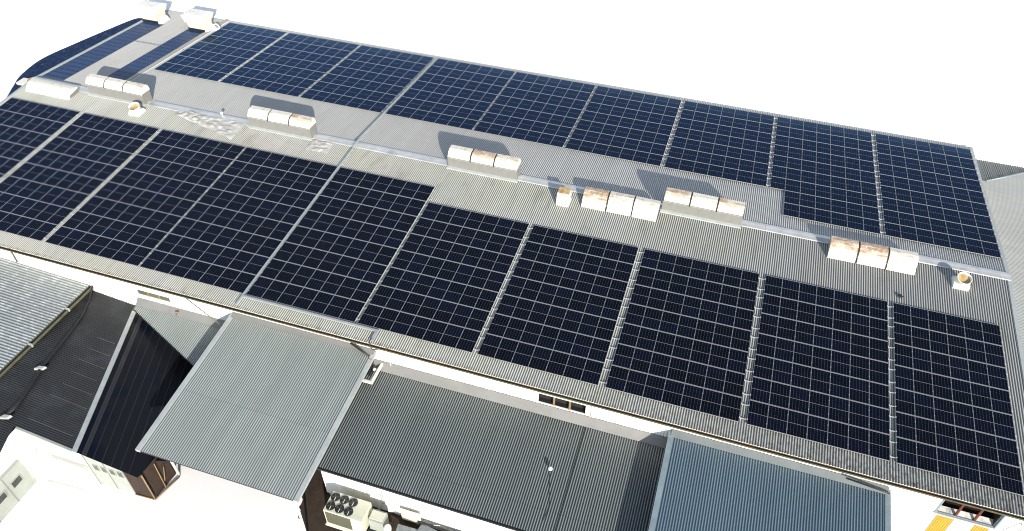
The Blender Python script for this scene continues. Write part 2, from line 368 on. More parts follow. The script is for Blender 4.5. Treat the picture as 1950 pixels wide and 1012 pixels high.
# window band above the middle annex (three lights)
def window(x0, x1, z0, z1, n, parent, frame, mull, back, depth=.35, label=None, y=WY, sill=None):
    f = MB(); t = .05
    f.box(x0, x1, y-.045, y+.03, z0-t, z0+.01); f.box(x0, x1, y-.045, y+.03, z1-.01, z1+t)
    f.box(x0-t, x0+.01, y-.04, y+.03, z0-t, z1+t); f.box(x1-.01, x1+t, y-.04, y+.03, z0-t, z1+t)
    fo = f.build('window', frame, parent, label)
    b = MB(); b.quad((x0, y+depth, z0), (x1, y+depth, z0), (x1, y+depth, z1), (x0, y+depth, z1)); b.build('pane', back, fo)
    r = MB(); r.box(x0, x1, y+.03, y+depth, z1, z1+.02); r.box(x0, x1, y+.03, y+depth, z0-.02, z0); r.box(x0-.02, x0, y+.03, y+depth, z0, z1); r.box(x1, x1+.02, y+.03, y+depth, z0, z1)
    r.build('reveal', back if not sill else sill, fo)
    for k in range(1, n):
        xx = x0 + (x1-x0)*k/n; MB().box(xx-.06, xx+.06, y-.03, y+.05, z0, z1).build('mullion', mull, fo)
    return fo
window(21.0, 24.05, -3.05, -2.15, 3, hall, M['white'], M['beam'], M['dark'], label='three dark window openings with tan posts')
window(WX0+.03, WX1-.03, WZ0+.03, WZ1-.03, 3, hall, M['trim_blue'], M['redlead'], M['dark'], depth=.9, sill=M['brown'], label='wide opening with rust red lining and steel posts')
MB().quad((WX0, WY+.03, WZ0+.02), (WX1, WY+.03, WZ0+.02), (WX1, WY+.30, WZ0+.22), (WX0, WY+.30, WZ0+.22)).build('window_lining', M['stained'], hall)
MB().quad((WX0, WY+.6, WZ1-.25), (WX1, WY+.6, WZ1-.25), (WX1, WY+.1, WZ1-.04), (WX0, WY+.1, WZ1-.04)).build('window_lining', M['redlead'], hall)
mm = MB(); mm.box(WX0-.05, WX1+.05, WY-.16, WY-.01, WZ0-.12, WZ0+.02); mm.build('window_sill', M['trim'], hall)
mm = MB(); mm.box(WX1-.35, WX1+.02, WY-.13, WY-.05, WZ0, WZ1); 
mm = MB(); mm.box(WX1+.02, WX1+.10, WY-.12, WY-.01, WZ0-.05, WZ1+.05); mm.build('window_jamb', M['trim_blue'], hall)
window(-8.7, -5.95, -2.95, -2.45, 3, hall, M['white'], M['beam'], M['olive_glass'], depth=.01, y=WY-.04, label='three shallow windows with grey green glass')
for x0, x1 in ((44.6, 45.48), (46.55, 47.32)):
    sheet().corr(lambda u, v, h: (u, WY-.03-h, v), x0, x1, -8.0, WZ0-.13, pitch=.125, amp=.012, seg=6).build('translucent_sheet', M['yellow'], hall, 'yellow ribbed cladding sheet below the opening')
# small pieces on the wall
MB().tube([(24.42, WY-.08, -2.1), (24.42, WY-.08, -3.1)], .035).build('downpipe', M['white_metal'], hall)
MB().tube([(-19.35, gy-.06, gz-.05), (-19.35, WY-.09, gz-.3), (-19.35, WY-.09, -3.0)], .05).build('downpipe', M['olive'], hall)
MB().tube([(10.9, gy-.06, gz-.05), (10.9, WY-.1, gz-.3), (10.9, WY-.1, -3.6)], .055).build('downpipe', M['white_metal'], hall)
MB().tube([(48.35, WY-.06, -2.25), (47.85, WY-.06, -3.35)], .018).tube([(48.35, WY-.06, -2.25), (48.6, WY-.06, -2.7), (48.62, WY-.06, -3.5)], .018).build('bracket', M['gray_base'], hall)

# ------------------------------------------------------------------ solar arrays
LP = 1.77; VN, VFAR = 3.157942, 17.848228
NEAR = [('A', -32.549, 1.0553, 7, 0, 8), ('B', -24.735, 1.0997, 7, 0, 8), ('C', -16.700, 1.1440, 7, 0, 8), ('D', -8.561, 1.1924, 7, 0, 8), ('E', 0.000, 1.1592, 7, 0, 8), ('F', 8.335, 1.1411, 7, 1, 7), ('G', 16.672, 1.1160, 7, 1, 7), ('H', 24.929, 1.1408, 7, 1, 7), ('I', 33.359, 1.1298, 7, 1, 7), ('J', 41.613, 1.0817, 6, 1, 7)]     # name, x of left edge, module pitch, modules, first row, rows
FAR = [('K', -24.127, 1.1537, 6, 0, 7), ('L', -16.917, 1.1579, 7, 0, 7), ('M', -8.588, 1.1415, 7, 0, 7), ('N', -0.142, 1.1574, 7, 0, 7), ('O', 8.104, 1.1309, 7, 0, 7), ('P', 16.217, 1.1428, 7, 0, 7), ('R', 24.544, 1.1530, 7, 0, 7), ('S', 32.900, 1.1500, 7, 0, 9), ('T', 41.277, 1.1068, 7, 0, 9)]
HP = .13
def module_meshes():
    W_, L_ = 1.126, 1.738; fw_, ft = .011, .018
    f = MB()
    for x0, x1, y0, y1 in ((0, W_, 0, ft), (0, W_, L_-ft, L_), (0, fw_, ft, L_-ft), (W_-fw_, W_, ft, L_-ft)): f.box(x0, x1, y0, y1, -.035, .004)
    for v in (.36, 1.36): f.box(W_-.022, W_+.030, v-.03, v+.03, .004, .016)
    g = MB(); g.quad((fw_, ft, 0), (W_-fw_, ft, 0), (W_-fw_, L_-ft, 0), (fw_, L_-ft, 0), uv=[(0.0001, 0.0001), (5.9999, 0.0001), (5.9999, 1.9999), (0.0001, 1.9999)])
    g.quad((fw_, ft, -.02), (fw_, L_-ft, -.02), (W_-fw_, L_-ft, -.02), (W_-fw_, ft, -.02), uv=[(.2, .2)]*4)
    return f, g
fM, gM = module_meshes(); frame_me = fM.mesh('frame', M['frame']); glass_me = gM.mesh('glass', M['cells'])
ORD = ['', 'first', 'second', 'third', 'fourth', 'fifth', 'sixth', 'seventh', 'eighth', 'ninth', 'tenth']
mods = []
for side, L_, P, v0 in (('near', NEAR, near, VN), ('far', FAR, far, VFAR)):
    for ai, (nm, X, wp_, n, r0, rows) in enumerate(L_):
        for r in range(rows):
            for c in range(n):
                if nm == 'S' and c == 0 and r >= 7: continue
                xl = X + c*wp_
                v_near = v0 + (r0 + r)*LP if side == 'near' else v0 - (r + 1)*LP   # the edge nearer the ridge
                # module frame: local y points away from the camera, local x right
                if side == 'near': org = Vector(near(xl, v_near + LP - .016, HP)); a = math.atan2(SN, CN)
                else: org = Vector(far(xl, v_near + .016, HP)); a = -math.atan2(SN, CN)
                ctr = org + Vector((.56, .87*CN, .87*math.sin(a)))
                d = ctr - CAM; dz = d.dot(fw); px = .5 + d.dot(rt)/dz*FPX/1950; py = d.dot(up)/dz*FPX
                vis = -.01 < px < 1.01
                nrm = Vector((0, -math.sin(a), math.cos(a))); area = abs(nrm.dot(d))/dz**3 if vis else 0
                mods.append((area, side, ai, len(L_), nm, r, rows, c, n, org, a, wp_))
mods.sort(key=lambda t: -t[0])
for k, (area, side, ai, na, nm, r, rows, c, n, org, a, wp_) in enumerate(mods[:300]):
    rw = rows - r
    rowtxt = ('eave row' if rw == 1 else ORD[rw] + ' row from the eave') if side == 'near' else ('ridge row' if rw == 1 else ORD[rw] + ' row from the ridge')
    lab = 'black solar panel, %s column, %s, %s %s-slope array from the right' % (ORD[c+1], rowtxt, ORD[na-ai], side)
    if na-ai == 1: lab = 'black solar panel, %s column, %s, rightmost %s-slope array' % (ORD[c+1], rowtxt, side)
    t = bpy.data.objects.new('solar_panel', None); C.objects.link(t); t.location = org; t.rotation_euler = (a, 0, 0); t.scale = (wp_/1.14, 1, 1)
    t.empty_display_size = .2; tag(t, lab, 'solar panel', 'solar panels laid in arrays on the hall roof')
    for nm2, me in (('frame', frame_me), ('glass', glass_me)):
        o = bpy.data.objects.new(nm2, me); C.objects.link(o); o.parent = t
fm, gm = MB(), MB()
for k, (area, side, ai, na, nm, r, rows, c, n, org, a, wp_) in enumerate(mods[300:]):
    mt = Matrix.Translation(org) @ Matrix.Rotation(a, 4, 'X') @ Matrix.Diagonal((wp_/1.14, 1, 1, 1))
    for src, mi in ((fM, 0), (gM, 1)):
        i = len(fm.v); fm.v += [mt @ v for v in src.v]
        for f_, uv in zip(src.f, src.uv):
            fm.f.append(tuple(i+q for q in f_)); fm.m.append(mi); fm.sm.append(False)
            fm.uv.append([(u_ + 6*k, v_ + 2*(k % 53)) for u_, v_ in uv] if uv else [(.5, .5)]*len(f_))
o = fm.build('solar_panels', [M['frame'], M['cells']]); o['kind'] = 'stuff'
tag(o, 'remaining smaller solar panels, mostly on the slope beyond the ridge', 'solar panels')
# mounting rails, two under each row of panels, seen in the gaps between arrays
def rail(side, P, x0, x1, v, lab):
    m = MB(); m.box(x0, x1, -.022, .022, .045, .095, T=lambda x, y, z: P(x, v+y, z))
    for X in rail.gaps:
        if x0 <= X[0]+.2 and X[1]-.2 <= x1:
            for e in X: m.box(e-.03, e+.03, -.035, .035, .095, .155, T=lambda x, y, z: P(x, v+y, z))
    o = m.build('mounting_rail', M['rail']); tag(o, lab, 'mounting rail', 'aluminium rails under the solar panel rows')
def gaps(L_): return [(L_[i][1]+L_[i][3]*L_[i][2]-.0, L_[i+1][1]) for i in range(len(L_)-1)]
for side, L_, P, v0, nr in (('near', NEAR, near, VN, 8), ('far', FAR, far, VFAR, 9)):
    rail.gaps = gaps(L_)
    for r in range(nr):
        for q, dv in ((0, .36), (1, 1.36)):
            if side == 'near':
                v = v0 + r*LP + LP - dv; xe = L_[-1][1] + L_[-1][3]*L_[-1][2] + .09; x0 = L_[0][1]-.05
                if r == 0: xe = NEAR[4][1] + 7*NEAR[4][2] + .06
            else:
                v = v0 - (r+1)*LP + dv; xe = L_[-1][1] + L_[-1][3]*L_[-1][2] + .09; x0 = L_[0][1]-.05
                if r >= 7: x0 = L_[7][1] + L_[7][2] - .08
            rw = (nr - r)
            up_ = (q == 0) if side == 'far' else (q == 1)
            rt_ = ('eave row' if rw == 1 else ORD[rw]+' row from the eave') if side == 'near' else ('ridge row' if rw == 1 else ORD[rw]+' row from the ridge')
            rail(side, P, x0, xe, v, '%s aluminium rail under %s on %s slope' % ('upper' if up_ else 'lower', rt_, 'near' if side == 'near' else 'far'))

# ------------------------------------------------------------------ cable tray across the roof
t = thing('cable_tray', (0, 0, .1), 'pale metal cable tray crossing both roof slopes and the ridge', 'cable tray')
xe = NEAR[4][1] - .17; xf = FAR[3][1] - .17
def lid(m, P, x0, x1, v0, v1, h0=.14, h1=.24):
    m.box(x0, x1, v0, v1, h0, h1, T=lambda x, y, z: P(x, y, z))
m = MB(); lid(m, near, xe-.05, xe+.09, .5, VE-.15, .13, .19); m.build('tray_run', M['tray'], t, 'run beside the near arrays')
m = MB(); lid(m, far, xf-.05, xf+.09, .5, 17.4, .13, .19); m.build('tray_run', M['tray'], t, 'run beside the far arrays')
m = MB(); m.prism([(-.55, .10), (-.5, .24), (0, .30), (.5, .24), (.55, .10), (0, .16)], xe-.05, xe+.09); m.build('ridge_bridge', M['tray'], t)
m = MB(); vb = VN + 8*LP + .12
m.box(xe+.112, 9.75, vb, vb+.16, .10, .20, T=near); m.build('tray_run', M['tray'], t, 'run along the bottom edge of the arrays')
m = MB(); m.box(9.75, 9.95, vb, VE-.15, .10, .20, T=near); m.build('tray_run', M['tray'], t, 'short run down to the gutter')
for P, x in ((near, xe), (far, xf)):
    for v in (.9, 1.5, 2.1, 2.7):
        m = MB(); m.box(x-.2, x+.22, v-.03, v+.03, .0, .14, T=P); m.build('tray_bracket', M['tray'], t)
o = MB().tube([near(9.8, VE-.3, .18), near(9.75, VE-.02, .2), (9.85, gy-.14, gz), (9.95, gy-.1, gz-.3), (10.3, WY-.1, gz-.5)], .035).build('conduit', M['cable'], t)

# ------------------------------------------------------------------ ridge vents
GV = 'white rusting ventilators along the ridge'
def vent(name_label, X0, X1, kind, mats, n=3, hs_=1.0):
    t = thing('roof_ventilator', (X0, 0, 0), name_label, 'roof ventilator', GV)
    if kind == 'ridge':
        b = MB(); b.prism([(-.50, .03), (-.50, 1.0), (.50, 1.0), (.50, .03)], X0, X1-.03); b.build('curb', M['gray_base'], t)
        f = MB(); f.prism([(-.72, -.02), (-.70, .05), (-.502, .12), (-.502, .02)], X0-.08, X1+.05); f.build('flashing', M['trim'], t)
        prof = [(-.56, .93), (-.62, 1.02), (-.60, 1.12), (-.38, 1.46), (-.12, 1.60), (.34, 1.62), (.52, 1.46), (.62, 1.05), (.56, .93)]
    else:
        b = MB(); b.prism([(-1.62, -.08), (-1.62, .28*hs_), (-.5, .6*hs_), (-.5, .0)], X0+.04, X1-.04); b.build('curb', M['gray_base'], t)
        prof = [(-1.86, -.10), (-1.86, .02), (-1.74, .17), (-1.62, .30), (-1.45, .62), (-1.22, .84), (-.95, .92), (-.55, .90), (-.42, .70), (-.42, .02)]
    prof = [(y, z*hs_ if z > 0 else z) for y, z in prof] if kind != 'ridge' else prof
    w_ = (X1-X0)/n
    for k in range(n):
        g = .055
        base = (X0 + k*w_, 0, 0 if kind != 'ridge' else .98)
        h = MB(); h.prism([(y, z - (base[2] if kind == 'ridge' else 0)) for y, z in prof], g, w_-g)
        # a few extra creases so the sheet metal is not perfectly straight
        o = h.build('hood', mats[k % len(mats)], t, local=True); o.location = (k*w_, 0, base[2])
        o.rotation_euler = (random.uniform(-.012, .012), random.uniform(-.006, .006), random.uniform(-.01, .01))
        hy = -.60 if kind == 'ridge' else -1.74; hz_ = .09 if kind == 'ridge' else .12*hs_
        lp = MB(); lp.box(g-.012, w_-g+.012, hy-.045, hy-.012, hz_-.05, hz_+.01); lo = lp.build('drip_lip', M['gray_base'], t, local=True); lo.location = o.location; lo.rotation_euler = o.rotation_euler
        bv = o.modifiers.new('b', 'BEVEL'); bv.width = .015; bv.segments = 2; bv.limit_method = 'ANGLE'
    for k in range(1, n):
        MB().prism([(y*.96-.04 if kind != 'ridge' else y*.96, z-.03) for y, z in prof], X0+k*w_-.05, X0+k*w_+.05).build('joint', M['joint'], t)
    return t
H = M['hoods']; M['joint'] = simple('dark_rusty_joint', (.03, .018, .012), .8)
vent('long white ventilator on the near side at the left end of the ridge', -32.3, -27.45, 'side', [H[4], H[0], H[2]], 1, .62)
vent('bulky ventilator with a brown rusted rear edge left of the cowl', -26.3, -20.4, 'ridge', [H[4], H[0], H[2]])
vent('white ventilator with an orange stained right hood, left of the cable tray', -9.9, -4.0, 'ridge', [H[0], H[4], H[5]])
vent('three-hood ventilator on a grey curb just right of the cable tray', 8.15, 13.95, 'ridge', [H[0], H[1], H[2]])
vent('low three-hood ventilator beside the square tan-topped cowl', 19.4, 25.2, 'side', [H[1], H[2], H[0]])
vent('three-hood ventilator on a grey curb with rusty first and third hoods', 25.3, 31.15, 'ridge', [H[3], H[4], H[5]])
vent('rightmost low ventilator with one orange brown hood', 37.25, 43.1, 'side', [H[3], H[1], H[0]])

def cowl(label, X, v, kind='round', s=1.0):
    t = thing('vent_cowl', near(X, v), label, 'vent cowl', 'cowls beside the ridge')
    bx = MB(); T = lambda x, y, z: (X+x, -v*CN+y, -v*SN+z)
    if kind == 'round':
        bx.prism([(-.5, -.06), (-.52, .12), (-.36, .30), (.38, .34), (.52, .1), (.52, -.02)], -.50, .50, T=T); bx.build('base', M['white_metal'], t)
        ax = Vector((.05, -.32, 1)).normalized(); c = Vector(T(0, .0, .28)); n = 28
        a = ax.orthogonal().normalized(); b = ax.cross(a)
        def ring(m, rr, hh): i = len(m.v); m.v += [c+ax*hh+a*math.cos(2*math.pi*j/n)*rr+b*math.sin(2*math.pi*j/n)*rr for j in range(n)]; return i
        def skin(m, i, j2):
            for j in range(n):
                k = (j+1) % n; m.f.append((i+j, i+k, j2+k, j2+j)); m.uv.append(None); m.m.append(0); m.sm.append(True)
        m = MB(); r1 = ring(m, .44, -.1); r2 = ring(m, .46, .42); r3 = ring(m, .475, .44); r4 = ring(m, .475, .50); r5 = ring(m, .44, .50); r6 = ring(m, .42, .05)
        for p, q in ((r1, r2), (r2, r3), (r3, r4), (r4, r5), (r5, r6)): skin(m, p, q)
        m.open = True; m.build('drum', M['white_metal'], t)
        m = MB(); q0 = ring(m, .425, .33); q1 = ring(m, .22, .28); i = len(m.v); m.v.append(c+ax*.27)
        skin(m, q0, q1)
        for j in range(n): m.f.append((q1+j, q1+(j+1) % n, i)); m.uv.append(None); m.m.append(0); m.sm.append(True)
        m.open = True; m.build('damper', M['tan_rust'], t)
    else:
        bx.prism([(-.5, -.04), (-.55, .10), (-.48, .42), (-.34, .98), (.28, 1.06), (.5, .5), (.5, -.02)], -.46, .46, T=T); bx.build('base', M['white_metal'], t)
        MB().prism([(-.30, 1.0), (-.32, 1.07), (.30, 1.16), (.32, 1.06)], -.44, .44, T=T).build('top_plate', M['tan_rust'], t)
    return t
M['tan_rust'] = simple('tan_rusty_sheet', (.50, .36, .18), .55, .1, .35, 3, dirt=(.25, .10, .03), dirt_amt=.5)
cowl('round open cowl on the near slope near the left end of the ridge', -20.45, 1.62)
cowl('square tan-topped cowl left of the low ventilator at the ridge middle', 18.05, 1.72, 'square')
cowl('round open cowl with tan damper at the right end of the ridge', 45.98, 1.75)

# crumpled sheets lying by the ridge
from mathutils import noise as mnoise
def crumple(label, X0, X1, v0, v1, amp, tri=False):
    m = sheet(); nx, ny = 60, 26; g = {}
    for i in range(nx+1):
        for j in range(ny+1):
            a, b = i/nx, j/ny; x = X0+(X1-X0)*a
            low = ((.30 + .70*a**1.3) if tri else 1) * (1 + .10*mnoise.noise((a*7, 3.3, X0)))
            vv = v0 + .15*mnoise.noise((a*5, 9.1, X0)) + (v1-v0)*b*low
            r_ = abs(mnoise.noise((x*1.3, vv*2.0, 1.7))) + .55*abs(mnoise.noise((x*3.4+vv*2, vv*4.2, 5.1))) + .25*abs(mnoise.noise((x*9, vv*9, 2)))
            e = min(1, 7*min(a, 1-a, b+.05, 1-b)+.1)
            x2 = x + (.15*mnoise.noise((b*6, 1.1, X0)) if i in (0, nx) else 0)
            g[i, j] = len(m.v); m.v.append(Vector(near(x2, vv, .045 + amp*r_*1.6*e)))
    for i in range(nx):
        for j in range(ny): m.f.append((g[i, j], g[i+1, j], g[i+1, j+1], g[i, j+1])); m.uv.append(None); m.m.append(0); m.sm.append(True)
    o = m.build('crumpled_sheet', M['wrinkle']); tag(o, label, 'crumpled sheet', 'loose sheets beside the ridge')
crumple('large crumpled pale sheet over an old vent opening on the ridge', -17.2, -10.4, .2, 2.7, .13, True)
crumple('small crumpled white sheet beside the cable tray below the ridge', -3.9, -2.0, .55, 1.9, .09)
m = MB()
m.tube([(-12.9, .0, .1), (-12.9, .0, .42)], .04).tube([(-12.9, .0, .40), (-12.9, .0, .50)], .13)
tag(m.build('vent_pipe', M['white_metal']), 'short white capped pipe standing behind the large crumpled sheet', 'vent pipe')
m = MB(); m.tube([near(-14.5, .3, .1), near(-14.5, .3, .1)], .01)
t = tag(MB().box(-.11, .11, -.09, .09, 0, .16, T=lambda x, y, z: near(42.05+x, 4.15+y, z+.02)).box(.05, .25, -.04, .04, .0, .06, T=lambda x, y, z: near(42.05+x, 4.12+y, z+.02)).build('junction_box', M['black']), 'tiny black junction box on the bare roof below the rightmost ventilator', 'junction box')

# ------------------------------------------------------------------ blue strips, low rib and coolers at the far left
for lab, x0, x1, v0, v1 in (('wide dark blue panel strip beside the left roof edge', -32.75, -30.25, .7, 15.0), ('narrower dark blue panel strip ending at the right hand cooler', -27.25, -25.25, 2.4, 15.1)):
    o = sheet().corr(lambda u, v, h: far(u, v, .05+h*.35), x0, x1, v0, v1).build('panel_strip', M['strip']); tag(o, lab, 'panel strip', 'dark blue panel strips on the far slope')
m = MB(); m.prism([(-.22, .0), (-.16, .14), (.16, .14), (.22, .0)], 1.8, 18.4, T=lambda v, y, z: far(-24.85+y, v, z))
tag(m.build('cover_flashing', M['near_roof']), 'long pale cover strip between the blue strip and leftmost far array', 'cover strip')
def cooler(label, X, v, s=1.0):
    t = thing('evaporative_cooler', far(X, v), label, 'evaporative cooler', 'evaporative coolers at the far eave')
    T = lambda x, y, z: (X+x*s, v*CN+y*s, -v*SN+z*s)
    MB().box(-.95, .98, -.05, 1.5, -.05, .30, T=T).build('plinth', M['black'], t)
    MB().hexa([T(*p) for p in ((-.85, 0, .302), (.95, 0, .302), (.95, 1.4, .302), (-.85, 1.4, .302), (-1.0, -.1, .95), (1.0, -.1, .95), (1.0, 1.5, .95), (-1.0, 1.5, .95))]).build('duct', M['cooler_lower'], t)
    b = MB().hexa([T(*p) for p in ((-1.1, -.15, .952), (1.1, -.15, .952), (1.1, 1.55, .952), (-1.1, 1.55, .952), (-1.3, -.25, 1.65), (1.4, -.25, 1.65), (1.4, 1.6, 1.65), (-1.3, 1.6, 1.65))]).build('housing', M['white_metal'], t)
    MB().hexa([T(*p) for p in ((-1.26, -.2, 1.652), (1.36, -.2, 1.652), (1.36, 1.55, 1.652), (-1.26, 1.55, 1.652), (-.95, .05, 1.80), (1.0, .05, 1.80), (1.0, 1.3, 1.80), (-.95, 1.3, 1.80))]).build('lid', M['cooler_lid'], t)
    MB().box(-.95, -.1, -.30, -.26, 1.05, 1.35, T=T).build('access_panel', M['cooler_lower'], t)
    MB().hexa([T(*p) for p in ((1.0, .0, .02), (1.45, .0, .02), (1.45, 1.4, .02), (1.0, 1.4, .02), (1.0, .1, .45), (1.2, .1, .45), (1.2, 1.3, .45), (1.0, 1.3, .45))]).build('side_skirt', M['white_metal'], t)
    return t
M['cooler_lower'] = simple('cream_paint', (.58, .58, .47), .6, 0, .08, 3, obj=True)
M['cooler_lid'] = simple('stained_white_lid', (.74, .72, .68), .6, 0, .1, 2, dirt=(.30, .18, .12), dirt_amt=.42)
cooler('white evaporative cooler at the far left roof corner', -31.9, 14.95)
cooler('white evaporative cooler beside the leftmost far array', -26.1, 14.85)
m = MB(); c0 = Vector(far(-24.35, 15.9))
t = thing('pipe_fitting', tuple(c0), 'small white coiled pipe fitting right of the second cooler', 'pipe fitting')
pts = [c0+Vector((.32*math.cos(a), .1*a/6, .38+.28*math.sin(a))) for a in [k*.5 for k in range(14)]]
MB().tube(pts, .07).build('coil', M['white_metal'], t)
MB().box(-.35, .3, -.2, .2, -.02, .1, T=lambda x, y, z: tuple(c0+Vector((x, y, z)))).build('foot', M['white_metal'], t)

# ------------------------------------------------------------------ annexes along the yard side
def annex(name, label, x0, x1, yb, z0, s, mat, trim, ah=.36, wallb=True, leftcap=True, rightcap=True, ribmat=None, ov=.35, front=None, base=GZ, amp=.024, pitch=.152):
    k = math.hypot(1, s); 
    t = thing(name, ((x0+x1)/2, (WY+yb)/2, base), label, 'annex')
    def P(u, v, h): return (u, WY - v/k + 0, z0 - v*s/k + h)
    Lr = (WY - yb)*k
    sheet().corr(P, x0+.02, x1-.02, .25, Lr, pitch=pitch, amp=amp, nv=2).build('roof', mat, t)
    MB().hexa([P(x0+.03, .1, -.16), P(x1-.03, .1, -.16), P(x1-.03, Lr-.12, -.16), P(x0+.03, Lr-.12, -.16), P(x0+.03, .1, -.03), P(x1-.03, .1, -.03), P(x1-.03, Lr-.12, -.03), P(x0+.03, Lr-.12, -.03)][0:8]).build('roof_framing', M['dark'], t)
    MB().hexa([P(x0, Lr-.10, -.17), P(x1, Lr-.10, -.17), P(x1, Lr-.02, -.17), P(x0, Lr-.02, -.17), P(x0, Lr-.10, -.028), P(x1, Lr-.10, -.028), P(x1, Lr-.02, -.028), P(x0, Lr-.02, -.028)][0:8]).build('eave_board', M['black'], t)
    MB().hexa([P(x0-.02, .0, -.02), (x1+.02, WY, z0-.02), P(x1+.02, .42, .012), P(x0-.02, .42, .012), (x0-.02, WY-.055, z0+ah), (x1+.02, WY-.055, z0+ah), P(x1+.02, .44, .03), P(x0-.02, .44, .03)]).build('apron_flashing', M['apron_blue'] if trim is M['trim_blue'] else M['apron'], t)
    for on, xx, lo, hi in ((leftcap, x0, -.16, .14), (rightcap, x1, -.14, .16)):
        if on: MB().hexa([P(xx+lo, .1, -.14), P(xx+hi, .1, -.14), P(xx+hi, Lr+.02, -.14), P(xx+lo, Lr+.02, -.14), P(xx+lo, .1, .045), P(xx+hi, .1, .045), P(xx+hi, Lr+.02, .045), P(xx+lo, Lr+.02, .045)]).build('barge_cap', trim, t)
    return t, P, Lr
A1, P1, L1r = annex('annex_shed', 'tall annex with pale green grey ribbed roof, left of centre', -.75, 9.85, -28.8, -2.32, .11, M['annex_roof'], M['trim'], ah=.14)
A2, P2, L2r = annex('annex_building', 'lower annex with dark ribbed roof behind the condenser unit', 9.0, 29.3, -25.85, -3.72, .115, M['annex_roof_dark'], M['trim'], ah=.55, rightcap=False, leftcap=False)
A3, P3, L3r = annex('annex_hall', 'blue grey ribbed annex roof at the bottom right', 29.35, 41.55, -33.5, -2.42, .10, M['annex_roof_blue'], M['trim_blue'], ah=.22)
# walls of A1: side walls and posts
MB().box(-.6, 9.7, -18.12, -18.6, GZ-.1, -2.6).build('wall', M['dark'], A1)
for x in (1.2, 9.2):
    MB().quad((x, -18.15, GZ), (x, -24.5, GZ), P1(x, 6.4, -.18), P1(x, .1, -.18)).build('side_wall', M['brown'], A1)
MB().tube([P1(9.75, L1r-.1, -.12), (9.7, -28.75, GZ)], .07).build('downpipe', M['white_metal'], A1)
# bracket frame (square pipe loop) at the annex corner
t = MB(); yb_ = WY-.45
t.box(10.22, 10.38, -19.95, WY-.05, -3.42, -3.28).box(9.5, 10.22, -19.95, -19.80, -3.42, -3.28).box(9.95, 10.1, -18.9, -18.75, -3.42, -3.28)
tag(t.build('pipe_loop', M['white_metal']), 'white square duct loop at the corner between the two central annexes', 'duct loop')
MB().tube([(8.2, WY-.15, -1.98), (9.75, WY-.55, -2.42)], .07).build('lamp_arm', M['black'], A1)
MB().box(9.7, 9.95, WY-.75, WY-.5, -2.55, -2.35).build('flood_lamp', M['beam'], A1)
# A2 front wall, gutter line
def wf(u, v, h): return (u, -25.35 - h, v)
sheet().corr(wf, 9.15, 29.2, GZ, -4.75, pitch=.19, amp=.009, seg=6).build('wall', M['white'], A2)
MB().box(9.05, 29.2, -25.95, -25.87, -4.80, -4.66).build('eave_gutter', M['black'], A2)
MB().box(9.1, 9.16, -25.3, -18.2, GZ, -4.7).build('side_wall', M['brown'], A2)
MB().box(24.15, 24.22, 0.3, L2r-.1, .0, .02, T=lambda x, y, z: P2(x, y, z)).build('roof_seam', M['black'], A2)
MB().tube([(10.05, -25.93, -4.75), (9.65, -25.8, -5.6), (9.4, -25.6, -7.2), (9.9, -25.8, -8.3)], .02).build('hanging_cable', M['white_metal'], A2)
# A3 walls
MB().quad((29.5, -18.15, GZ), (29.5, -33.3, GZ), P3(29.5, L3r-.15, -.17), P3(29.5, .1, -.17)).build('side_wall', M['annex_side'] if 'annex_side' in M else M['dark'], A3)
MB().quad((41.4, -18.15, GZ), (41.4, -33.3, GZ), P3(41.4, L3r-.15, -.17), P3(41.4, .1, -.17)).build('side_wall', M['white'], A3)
MB().box(29.5, 41.4, -33.35, -33.25, GZ, -4.1).build('wall', M['white'], A3)
MB().tube([(39.2, WY-.35, -2.02), (41.35, WY-.40, -2.25), (41.6, WY-.42, -2.3)], .055).build('exhaust_pipe', M['black'], A3)
# floodlight ball and its cable on A2
c = Vector(P2(22.95, 3.95, 0)); t = thing('dome_light', tuple(c), 'small white ball lamp with trailing black cable on the dark annex roof', 'lamp')
MB().tube([c+Vector((0, 0, .0)), c+Vector((0, 0, .22))], .03).build('stem', M['black'], t)
m = MB(); r_ = .14
m.tube([c+Vector((0, 0, .2+r_-r_*math.cos(a))) for a in [k*math.pi/8 for k in range(9)]], [max(.004, r_*math.sin(k*math.pi/8)) for k in range(9)], 14).build('globe', M['white_metal'], t)
MB().tube([P2(22.98, 4.1, .04), P2(23.2, 5.0, .04), P2(23.5, 6.0, .04), P2(23.4, 7.0, .04)], .014).build('lead', M['cable'], t)

# ------------------------------------------------------------------ left side buildings
def pl(z): return lambda x, y: (x, y, z)
# L1: pale ribbed roof, ribs across, falling towards its gutter
def PL1(u, v, h): return (-13.15 - v, u, -3.5 + v*.055 + h)
L1 = thing('side_shed', (-18, -24, GZ), 'pale weathered ribbed shed roof with olive gutter at the left edge', 'shed')
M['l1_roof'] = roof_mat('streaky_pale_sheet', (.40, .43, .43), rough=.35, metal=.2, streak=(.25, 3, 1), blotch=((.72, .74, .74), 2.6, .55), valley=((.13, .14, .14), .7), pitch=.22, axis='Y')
sheet().corr(PL1, -37, -18.15, 0, 14, pitch=.22, amp=.024, nv=2).build('roof', M['l1_roof'], L1)
MB().box(-37, -18.2, -.1, 14, -.15, -.04, T=lambda u, v, h: PL1(u, v, h)).build('roof_framing', M['dark'], L1)
m = MB(); y0, y1 = -37, -17.95
m.prism([(-.02, -.02), (-.02, -.22), (.24, -.22), (.24, -.02), (.215, -.02), (.215, -.19), (.01, -.19), (.01, -.02)], y0, y1, T=lambda u, y, z: (-13.12+y, u, -3.48+z)); m.build('gutter', M['olive'], L1)
for y in (-20.6, -24.1, -27.6): MB().box(-13.18, -12.86, y-.06, y+.06, -3.73, -3.47).build('gutter_strap', M['trim'], L1)
MB().quad((-13.5, -18.15, GZ), (-13.5, -37, GZ), (-13.4, -37, -3.6), (-13.4, -18.15, -3.6)).build('wall', M['white'], L1)
